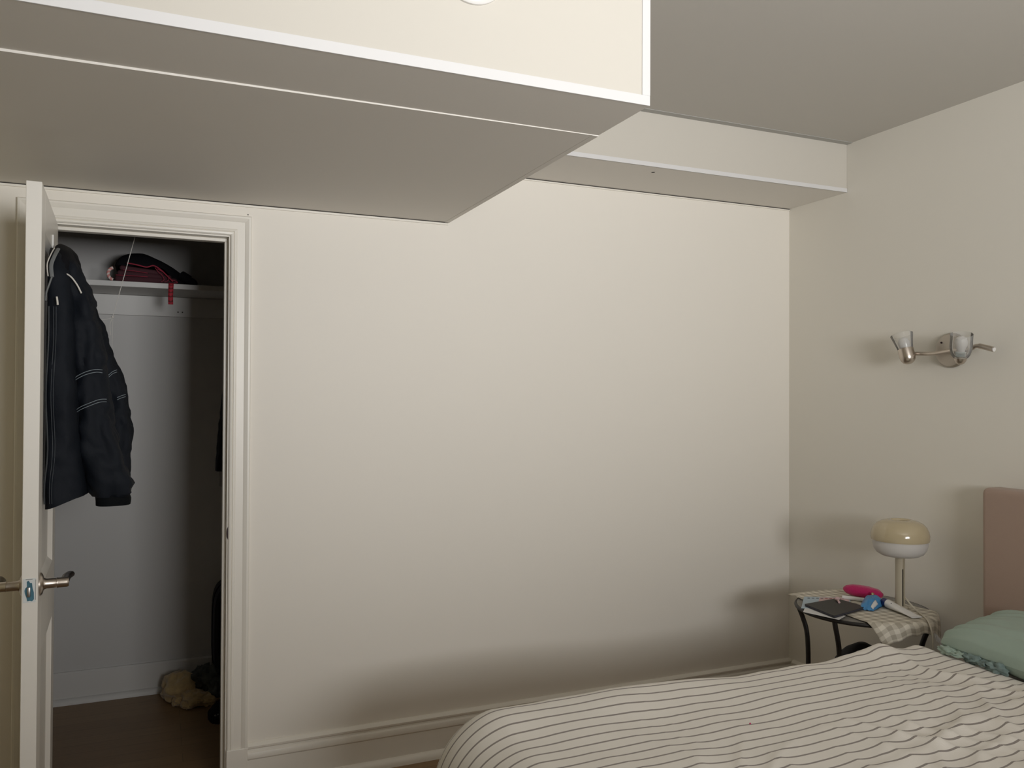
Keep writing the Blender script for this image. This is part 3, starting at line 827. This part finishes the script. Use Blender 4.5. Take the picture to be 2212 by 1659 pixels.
def head(base, ax, lbl, k=1.0, cup=.062, tulip=False):
    ax = Vector(ax).normalized(); base = Vector(base)
    h = part('lamp_head', G().lathe([(0, 0), (.011 * k, .001), (.021 * k, .007), (.027 * k, .016), (.030 * k, .028), (.030 * k, cup), (.0285 * k, cup), (.0275 * k, .030), (0, .022)], base, ax, 36), 'nickel', sn)
    h['label'] = lbl
    if tulip: pr_ = [(.018, .026), (.027, .030), (.033, .040), (.037, .056), (.0385, .075), (.0380, .098), (.0385, .118), (.037, .1185), (.0362, .098), (.0367, .075), (.0352, .056), (.031, .041), (.025, .032)]
    else: pr_ = [(.022, .050), (.028, .060), (.032, .078), (.037, .100), (.043, .124), (.0415, .124), (.0355, .100), (.0305, .078), (.0265, .062)]
    part('glass_shade', G().lathe(pr_, base, ax, 36), 'shade_glass', h)
    part('bulb', G().lathe([(0, .045), (.013, .048), (.015, .060), (.021, .076), (.0225, .090), (.018, .103), (.008, .110), (0, .111)], base, ax, 24), 'bulb', h)
    return h


head((-.100, -.792, 1.586), (.0, .30, .95), 'left nickel cup with a clear flared glass shade')
A2, B2 = Vector((-.27, -.27, .92)).normalized(), Vector((-.100, -1.018, 1.577))
h2 = head(B2, A2, 'right cup with a clear glass shade in front of the plate', .75, .036, True)
part('knuckle', G().tube([(-.082, -.760, 1.628), (-.100, -.782, 1.618)], .0095, 12), 'nickel', sn)
part('knuckle', G().tube([(-.064, -1.000, 1.632), (-.098, -1.014, 1.598)], .009, 12), 'nickel', sn)
# printed sticker on the lower part of the right glass, towards the viewer
e1 = A2.cross(Vector((0, 0, 1))).normalized(); e2 = A2.cross(e1)
cd_ = Vector((-2.76, -2.16, -.18)); a0 = math.atan2(cd_.dot(e2), cd_.dot(e1))


def sp_pt(da, h_, rr): return B2 + A2 * h_ + (e1 * math.cos(a0 + da) + e2 * math.sin(a0 + da)) * rr


V = [sp_pt(-.55 + .17 * i, .040 + .0045 * j, .0345 + .0009 * j) for j in range(6) for i in range(7)]
F = [(j * 7 + i, j * 7 + i + 1, (j + 1) * 7 + i + 1, (j + 1) * 7 + i) for j in range(5) for i in range(6)]
part('sticker', G().add(V, F), 'sticker_grey', h2, solid=.0004)
for j in range(4):
    part('print_line', G().tube([sp_pt(-.45 + .14 * i, .043 + .0052 * j, .0354 + .0010 * j) for i in range(7)], .0008, 5), 'green_sticker', h2)

# ------------------------------------------------------------------ round side table
TX, TY, TZ, TR = -.305, -.748, .628, .247
tb = thing('side_table', (TX, TY, 0), 'round black metal side table with curved legs in the corner', 'table')
part('rim', G().lathe([(TR + .0065 * math.cos(a), .0075 * math.sin(a)) for a in [2 * PI * k / 10 for k in range(10)]], (TX, TY, TZ - .0075), (0, 0, 1), 64, close=True), 'black_metal', tb, ang=60)
part('glass_top', G().lathe([(0, -.007), (TR - .004, -.007), (TR - .003, -.0005), (0, 0)], (TX, TY, TZ), (0, 0, 1), 64), 'table_glass', tb)
for a in [math.radians(q) for q in (21, 127, 201, 303)]:
    dx, dy = math.cos(a), math.sin(a)
    pr = [(TR, TZ - .010), (TR - .006, TZ - .03), (TR - .022, TZ - .07), (TR - .037, TZ - .12), (TR - .043, TZ - .19), (TR - .044, TZ - .30), (TR - .043, .20), (TR - .036, .09), (TR - .018, .035), (TR - .006, .010)]
    part('leg', G().tube(catmull([(TX + dx * r, TY + dy * r, z) for r, z in pr], 5), .0095, 10), 'black_metal', tb)
    part('foot', G().lathe([(0, 0), (.014, 0), (.014, .006), (.009, .012), (0, .012)], (TX + dx * (TR - .006), TY + dy * (TR - .006), 0.0), (0, 0, 1), 14), 'black_metal', tb)
part('stretcher_ring', G().lathe([(TR - .048 + .006 * math.cos(a), .006 * math.sin(a)) for a in [2 * PI * k / 8 for k in range(8)]], (TX, TY, .17), (0, 0, 1), 48, close=True), 'black_metal', tb, ang=60)

# gingham cloth draped on it
CA, CB, CC, CD = Vector((-.440, -.475)), Vector((-.150, -.500)), Vector((-.100, -1.045)), Vector((-.482, -1.045))


def clothpt(u, v):
    p = (CA * (1 - u) + CB * u) * (1 - v) + (CD * (1 - u) + CC * u) * v
    d = Vector((p.x - TX, p.y - TY)); r = d.length
    z = TZ + .0035 + .0012 * nz((p.x, p.y, 0), 18, 3)
    ex = r - (TR + .004)
    if ex > 0 and p.y < TY:
        k = min(1, ex / .07)
        out = .014 * (1 - math.exp(-ex / .014))
        q = d.normalized() * (TR + .004 + out)
        z -= .92 * max(0, ex - out * .5) + .002
        z += .003 * math.sin(math.atan2(d.y, d.x) * 24)
        return Vector((TX + q.x - TX, TY + q.y - TY, z)) if False else Vector((TX + d.normalized().x * (TR + .012 + out), TY + d.normalized().y * (TR + .012 + out), z))
    if ex > 0: z += .003 - .10 * ex
    # the rim stands slightly proud
    z += .0015 * math.exp(-((r - TR) / .012) ** 2)
    return Vector((p.x, p.y, z))


cg = G().grid(clothpt, 60, 84, lambda u, v: (u * .32, v * .57))
ct = tag(part('table_cloth', cg, 'gingham', solid=.0016, ang=80), 'beige and white gingham cloth draped over the round side table', 'cloth')
# fringe on the right hanging end
for i in range(9):
    u = .70 + .30 * i / 8; p = clothpt(u, 1.0)
    q = Vector((p.x - TX, p.y - TY, 0)).normalized()
    part('fringe', G().tube([p + Vector((0, 0, .002)), p + q * .004 + Vector((0, 0, -.012)), p + q * .007 + Vector((.001 * math.sin(i * 2.3), .002 * math.sin(i), -.026 - .004 * math.sin(i * 3)))], [.0026, .0022, .0012], 6), 'paper', ct)

TS = TZ + .0055     # top of the cloth
# mushroom lamp
LX, LY = -.186, -.822
lm = thing('table_lamp', (LX, LY, TS), 'cream and white mushroom table lamp on the gingham cloth', 'lamp')
part('foot', G().lathe([(0, 0), (.030, 0), (.030, .004), (.025, .007), (0, .007)], (LX, LY, TS), (0, 0, 1), 36), 'lamp_stem', lm)
# C-shaped stem with a long slot
n = 40; V = []; sa = math.atan2(-3.18 - LY, -2.8576 - LX) + math.radians(38)
half = math.radians(13)
rr = []
for z in (TS + .006, TS + .205):
    out = []
    for k in range(n + 1):
        a = sa + half + (2 * PI - 2 * half) * k / n
        out.append(Vector((LX + .0178 * math.cos(a), LY + .0178 * math.sin(a), z)))
    inn = [Vector((LX + (p.x - LX) * .78, LY + (p.y - LY) * .78, z)) for p in reversed(out)]
    rr.append(out + inn)
part('stem', G().loft(rr), 'lamp_stem', lm, ang=40)
part('stem_core', G().tube([(LX, LY, TS + .006), (LX, LY, TS + .150)], .0118, 18), 'dark_slot', lm)
part('stem_core', G().tube([(LX, LY, TS + .150), (LX, LY, TS + .204)], .0150, 18), 'lamp_stem', lm)
LZ = TS + .198
part('diffuser', G().lathe([(0, .0), (.045, 0), (.068, .004), (.085, .014), (.0955, .030), (.0995, .048), (.1005, .066), (.097, .066), (0, .066)], (LX, LY, LZ), (0, 0, 1), 64), 'lamp_white', lm, ang=50)
sp2 = [(.101, .064), (.1045, .064), (.1062, .072), (.1060, .086), (.103, .101), (.096, .116), (.084, .129), (.067, .138), (.046, .143), (.038, .1435), (.034, .1415), (.031, .136), (.031, .128), (0, .127)]
part('shade', G().lathe(sp2, (LX, LY, LZ), (0, 0, 1), 72), 'lamp_cream', lm, ang=50)
part('cord', G().tube(catmull([(LX + .012, LY - .012, TS + .040), (LX + .006, LY - .035, TS + .026), (-.188, -.900, TS + .005), (-.222, -.955, TS + .004), (-.250, -1.000, TS + .000), (-.268, -1.030, TS - .022), (-.268, -1.036, TS - .06), (-.262, -1.036, .45), (-.25, -1.03, .30)], 7), .0032, 8), 'cord', lm)

# pink plush case
pc = thing('plush_case', (-.24, -.66, TS), 'fuzzy magenta case lying on the side table beside the lamp', 'case')
p0, p1 = Vector((-.246, -.592, TS + .0285)), Vector((-.166, -.722, TS + .0275))
ax = (p1 - p0); L_ = ax.length; axn = ax.normalized(); sd_ = axn.cross(Vector((0, 0, 1))).normalized()
rings = []
for i in range(25):
    t = i / 24
    k = max(.06, (1 - abs(2 * t - 1) ** 3.2)) ** .5
    c = p0 + ax * t + Vector((0, 0, -.006 * t))
    R = ell(c, sd_ * .030 * k, Vector((0, 0, .0235 * k)), 26, 2.2)
    for q in R: q += (q - c).normalized() * .0025 * nz(q, 70, 2)
    rings.append(R)
part('plush_body', G().loft(rings), 'pinkfuzz', pc, ang=80)
part('clasp', lump((-.222, -.722, TS + .030), (.007, .005, .007), 12, .2, nu=14, nv=10), 'brass', pc)
part('clasp_tab', G().box((-.240, -.737, TS + .001), (-.214, -.722, TS + .014), .003), 'brass', pc)
# small white stick under it
st_ = thing('lip_balm', (-.27, -.66, TS), 'small white stick lying in front of the magenta case', 'cosmetic')
part('tube_body', G().tube([(-.300, -.640, TS + .008), (-.262, -.697, TS + .008)], .0078, 14), 'white_plastic', st_)
part('cap', G().tube([(-.262, -.697, TS + .008), (-.254, -.709, TS + .008)], .0082, 14), 'paper', st_)


# papers and notebook: oriented quads with thickness
def slab(cs, z0, z1):
    n_ = len(cs)
    return G().loft([[Vector((x, y, z0)) for x, y in cs], [Vector((x, y, z1)) for x, y in cs]])


pm = thing('pamphlet', (-.40, -.62, TS), 'pale blue and pink printed pamphlet under the black notebook', 'paper')
part('sheet', slab([(-.560, -.690), (-.420, -.555), (-.255, -.640), (-.400, -.775)], TS + .0003, TS + .0016), 'paleblue', pm, smooth=False)
part('pink_panel', slab([(-.470, -.680), (-.370, -.590), (-.262, -.644), (-.372, -.740)], TS + .0017, TS + .0022), 'palepink', pm, smooth=False)
for i in range(9):
    a = Vector((-.425 + .0 + i * .0155, -.578 - i * .0080))
    part('print_mark', slab([(a.x, a.y), (a.x + .009, a.y - .0048), (a.x + .005, a.y - .010), (a.x - .004, a.y - .005)], TS + .0023, TS + .0027), 'ink' if i < 4 else 'red', pm, smooth=False)
part('back_sheet', slab([(-.592, -.735), (-.530, -.680), (-.485, -.840), (-.548, -.870)], TS + .0002, TS + .0012), 'paper', pm, smooth=False)
nbk = thing('notebook', (-.44, -.75, TS), 'black rectangular notebook lying flat on the side table', 'notebook')
nc = [(-.530, -.676), (-.345, -.655), (-.338, -.797), (-.552, -.852)]
part('back_cover', slab(nc, TS + .0028, TS + .0044), 'notebook', nbk, smooth=False)
part('pages', slab([(x * .985 + -.441 * .015, y * .985 - .745 * .015) for x, y in nc], TS + .0044, TS + .0092), 'ink', nbk, smooth=False)
part('front_cover', slab(nc, TS + .0092, TS + .0110), 'notebook', nbk, smooth=False)
tk = thing('trinket', (-.36, -.68, TS + .011), 'tiny pink and white trinket on top of the black notebook', 'trinket')
part('bead', lump((-.376, -.690, TS + .020), (.012, .007, .0075), 33, .4, nu=16, nv=10), 'palepink', tk)
part('stem', G().tube([(-.382, -.700, TS + .0155), (-.398, -.722, TS + .0150)], .0042, 8), 'palepink', tk)
# blue packet
bpk = thing('blue_packet', (-.28, -.79, TS), 'crumpled bright blue packet between the notebook and the white tube', 'packet')


def bpt(u, v):
    x0 = Vector((-.352, -.810)).lerp(Vector((-.232, -.745)), u); dv = Vector((.5, -.86)) * (v - .5) * (.050 + .030 * u)
    e_ = (4 * u * (1 - u)) ** .4 * (4 * v * (1 - v)) ** .45
    return Vector((x0.x + dv.x, x0.y + dv.y, TS + .003 + .036 * e_ * (.75 + .5 * u) + .006 * nz((u * 3, v * 3, 0), 2.2, 8)))


g = G().grid(bpt, 26, 18); g.grid(lambda u, v: Vector((bpt(1 - u, v).x, bpt(1 - u, v).y, TS + .0015)), 26, 18)
part('wrapper', g, 'bluepack', bpk, ang=45)
part('white_label', G().grid(lambda u, v: bpt(.04 + .38 * u, .80 + .17 * v) + Vector((-.0006, -.0012, .0012)), 8, 4), 'paper', bpk, solid=.0006)
# tube of cream with navy cap
tc_ = thing('cream_tube', (-.24, -.87, TS), 'white squeezed cream tube with a navy blue cap in front of the lamp', 'tube')
q0, q1 = Vector((-.262, -.800, TS + .018)), Vector((-.262, -.985, TS + .006))
q0 = Vector((-.246, -.818, TS + .0180)); q1 = Vector((-.268, -.962, TS + .0065))
ax = q1 - q0; axn = ax.normalized(); sd_ = axn.cross(Vector((0, 0, 1))).normalized()
rings = []
for i in range(13):
    t = i / 12; c = q0 + ax * t
    rings.append(ell(c, sd_ * (.0165 + .006 * t), Vector((0, 0, max(.0022, .0165 * (1 - t) ** .8))), 24, 2.0))
part('tube_body', G().loft(rings), 'white_plastic', tc_, ang=50)
part('crimp', G().loft([ell(q1, sd_ * .0226, Vector((0, 0, .0022)), 24, 4), ell(q1 + axn * .010, sd_ * .0230, Vector((0, 0, .0016)), 24, 4)]), 'paper', tc_)
part('cap', G().lathe([(0, 0), (.0150, 0), (.0155, .002), (.0165, .024), (.0120, .027), (0, .027)], q0 - axn * .026, axn, 24), 'navycap', tc_)
part('logo_dot', lump(q0 + ax * .20 + Vector((-.0105, .0, .0105)), (.002, .0025, .002), 5, .1, nu=10, nv=6), 'ink', tc_)

# backpack below the table
bpx, bpy_ = -.262, -.705
bk_ = thing('backpack', (bpx, bpy_, 0), 'black rounded backpack standing on the floor under the side table', 'backpack')
rings = []
for i in range(22):
    z = .003 + .468 * i / 21
    t = z / .471
    k = (max(0.02, 1 - max(0, (t - .62) / .38) ** 2)) ** .5 * (.88 + .12 * min(1, t * 5))
    R = ell((bpx, bpy_, z), (.116 * k, -.045 * k, 0), (.035 * k, .090 * k, 0), 34, 2.5)
    for q in R: q += (q - Vector((bpx, bpy_, z))).normalized() * .006 * nz(q, 12, 6)
    rings.append(R)
part('pack_body', G().loft(rings), 'suitcase', bk_, ang=60)
arc = []
for i in range(15):
    a = math.radians(12 + 156 * i / 14)
    arc.append(Vector((bpx + .108 * math.cos(a) - .012, bpy_ - .045 * math.cos(a) - .050, .310 + .146 * math.sin(a))))
part('zip_seam', G().tube(arc, .0022, 6), 'seam_yellow', bk_)
part('front_pocket', lump((bpx - .02, bpy_ - .085, .19), (.095, .045, .14), 60, .06), 'suitcase', bk_, ang=60)

# ------------------------------------------------------------------ bed
BY0, BY1, BX0, BX1 = -1.105, -2.64, -2.06, -.112
bd = thing('bed', (-1.1, -1.87, 0), 'upholstered bed with a dusty pink headboard against the right wall', 'bed')
hb = G().box((-.108, BY1 - .02, .08), (-.014, BY0 + .0, 1.128), .022)
part('headboard', hb, 'headboard', bd, ang=50)
part('headboard_panel', G().box((-.112, BY1 + .06, .35), (-.104, BY0 - .085, 1.060), .003), 'headboard', bd) if False else None
for y in (BY0 - .03, BY1 + .01):
    part('side_rail', G().box((BX0, y - .02, .14), (BX1, y + .02, .31), .012), 'headboard', bd, ang=50)
part('foot_rail', G().box((BX0 - .035, BY1 - .01, .14), (BX0, BY0 - .01, .31), .012), 'headboard', bd, ang=50)
part('slat_base', G().box((BX0 + .001, BY1 + .035, .20), (BX1 - .001, BY0 - .055, .245)), 'black_cloth', bd, smooth=False)
for x in (BX0 + .05, BX1 - .1):
    for y in (BY0 - .10, BY1 + .08):
        part('leg', G().box((x - .022, y - .022, 0), (x + .022, y + .022, .20), .004), 'black_metal', bd)
mt = tag(part('mattress', G().box((BX0 + .05, BY1 + .036, .248), (BX1 - .004, BY0 - .075, .540), .07), 'sheet', ang=60), 'thick mattress in a pale fitted sheet under the striped duvet', 'mattress')

# duvet: rest coordinates (s along the bed towards the foot, t across towards the camera)
ZT = .600
XH, XB, RF = -.440, -2.015, .185      # head end, where the foot bend starts, its radius
YB, RS = -1.175, .108                 # where the far side bend starts, its radius
YN = -2.60                            # near side bend start
LS = (XH - XB) + RF * PI / 2 + .16
T0 = RS * PI / 2 + .22
LT = T0 + (YB - YN) + .12 * PI / 2 + .15


def duvet(u, v):
    s = u * LS; t = v * LT - T0            # t<0 : far side overhang
    ex = max(0.0, s - (XH - XB)); far_ = t < 0
    ey = -t if far_ else max(0.0, t - (YB - YN))
    x = XH - min(s, XH - XB); y = YB - min(max(t, 0), YB - YN)
    e_ = math.hypot(ex, ey); dz = 0.0
    if e_ > 1e-6:
        Ry = RS if far_ else .12
        R = math.hypot(RF * ex, Ry * ey) / e_
        if e_ < R * PI / 2: o, dz = R * math.sin(e_ / R), R * (1 - math.cos(e_ / R))
        else: o, dz = R, R + (e_ - R * PI / 2)
        x -= o * ex / e_; y += (o * ey / e_) * (1 if far_ else -1)
    z = ZT - dz
    # softness
    flat = math.exp(-(e_ / .25) ** 2)
    z += .010 * nz((x, y, 0), 2.6, 3.1) * flat + .006 * nz((x, y, 0), 6.5, 8.2) * flat
    z += (.010 + .020 * sstep(-1.0, -1.8, x)) * math.exp(-((y + 1.17) / .13) ** 2) * math.exp(-(e_ / .30) ** 2)
    # folded-up hump near the pillow by the far edge, and a soft ridge along the head end
    z += .030 * math.exp(-((x + .655) / .070) ** 2 - ((y + 1.15) / .08) ** 2) + .012 * math.exp(-((x + .78) / .06) ** 2 - ((y + 1.14) / .05) ** 2)
    z += .008 * math.exp(-((x + .53) / .10) ** 2) * flat * sstep(-1.2, -1.4, y)
    # puckered ripples, stronger towards the near side and the pillow
    A = .0050 * sstep(-1.38, -1.75, y) + .0058 * sstep(-1.05, -.58, x) * (.35 + .65 * sstep(-1.18, -1.42, y)) + .0006
    w1 = math.sin(2 * PI * ((x * .95 + y * .30) / .24) + 5.0 * nz((x, y, 0), 3.2, 1.0))
    w2 = math.sin(2 * PI * ((x * .75 - y * .66) / .32) + 5.0 * nz((x, y, 0), 3.0, 6.0))
    w1 = 1.6 * (1 - abs(w1)) ** 1.4 - .5; w2 = 1.5 * (1 - abs(w2)) ** 1.5 - .5
    z += A * (w1 * (.7 + nz((x, y, 0), 5, 9)) + .7 * w2) * flat
    z += .0075 * sstep(-1.50, -1.66, y) * math.exp(-(((y + 1.70) + .10 * math.sin(x * 3.0)) / .028) ** 2) * flat
    # side scallops where the duvet hangs
    if e_ > .02: y += .012 * sstep(.02, .2, e_) * math.sin(x * 21 + 2 * nz((x, 0, 0), 3, 2)) * (1 if ey > ex else 0)
    # rounded hem at the head end
    hs = min(1, s / .040)
    z -= .026 * (1 - math.sqrt(max(0, 1 - (1 - hs) ** 2)))
    return Vector((x, y, z))


dg = G().grid(duvet, 260, 250, lambda u, v: (u * LS, v * LT))
dv = tag(part('duvet', dg, 'duvet', ang=180, solid=None), 'white duvet with thin grey stripes spread over the bed', 'duvet')
md = dv.modifiers.new('thickness', 'SOLIDIFY'); md.thickness = .022; md.offset = -1.0
part('lint_speck', lump((-1.44, -1.46, ZT + .009), (.003, .002, .002), 3, .3, nu=8, nv=6), 'pinkfuzz', dv)

# pillow
PX, PY, PZ = -.292, -1.532, .658
rot = Matrix.Rotation(math.radians(-3), 3, 'Z') @ Matrix.Rotation(math.radians(-9), 3, 'Y')


def pil(u, v, top):
    a, b = u * 2 - 1, v * 2 - 1
    x = .180 * a * (1 - .055 * (1 - b * b)); y = .345 * b * (1 - .05 * (1 - a * a))
    cr_ = 1 - .085 * (a * b) ** 4
    x *= cr_; y *= cr_
    h = max(0, (1 - a ** 6) * (1 - b ** 6)) ** .42
    h *= .50 + .50 * (1 - .55 * a * a) * (1 - .50 * b * b)
    z = (.078 if top else -.060) * h
    dirw = math.sin(26 * a * (.6 + .4 * b) + 9 * b + 3 * nz((a, b, 0), 2, 3))
    z += (.0046 * dirw * (abs(a) ** 2 + abs(b) ** 2) * (1 if top else .3) + .006 * nz((a * 2, b * 2, 1), 1.6, 4)) * min(1, h * 3)
    return Vector((PX, PY, PZ)) + rot @ Vector((x, y, z))


g = G().grid(lambda u, v: pil(u, v, True), 60, 80); g.grid(lambda u, v: pil(1 - u, v, False), 60, 80)
pw = tag(part('pillow', g, 'sage', ang=80), 'sage green pillow lying at the head of the bed by the pink headboard', 'pillow')
# open crumpled hem of the pillowcase on the side towards the foot
for i in range(5):
    b = .80 - i * .13
    c = Vector((PX, PY, PZ)) + rot @ Vector((-.178, .345 * b, -.014))
    g = lump((0, 0, .1), (.017 + .005 * math.sin(i * 2.1), .030, .0115 + .003 * math.cos(i * 3)), 110 + i * 5, .7, nu=26, nv=16)
    Rm = Matrix.Rotation(math.radians(25 * math.sin(i * 1.7)), 3, 'Z')
    g.v = [c + Rm @ (q - Vector((0, 0, .1))) for q in g.v]
    part('case_hem', g, 'sage' if i not in (2, 3, 4) else 'sage_dark', pw, ang=80)
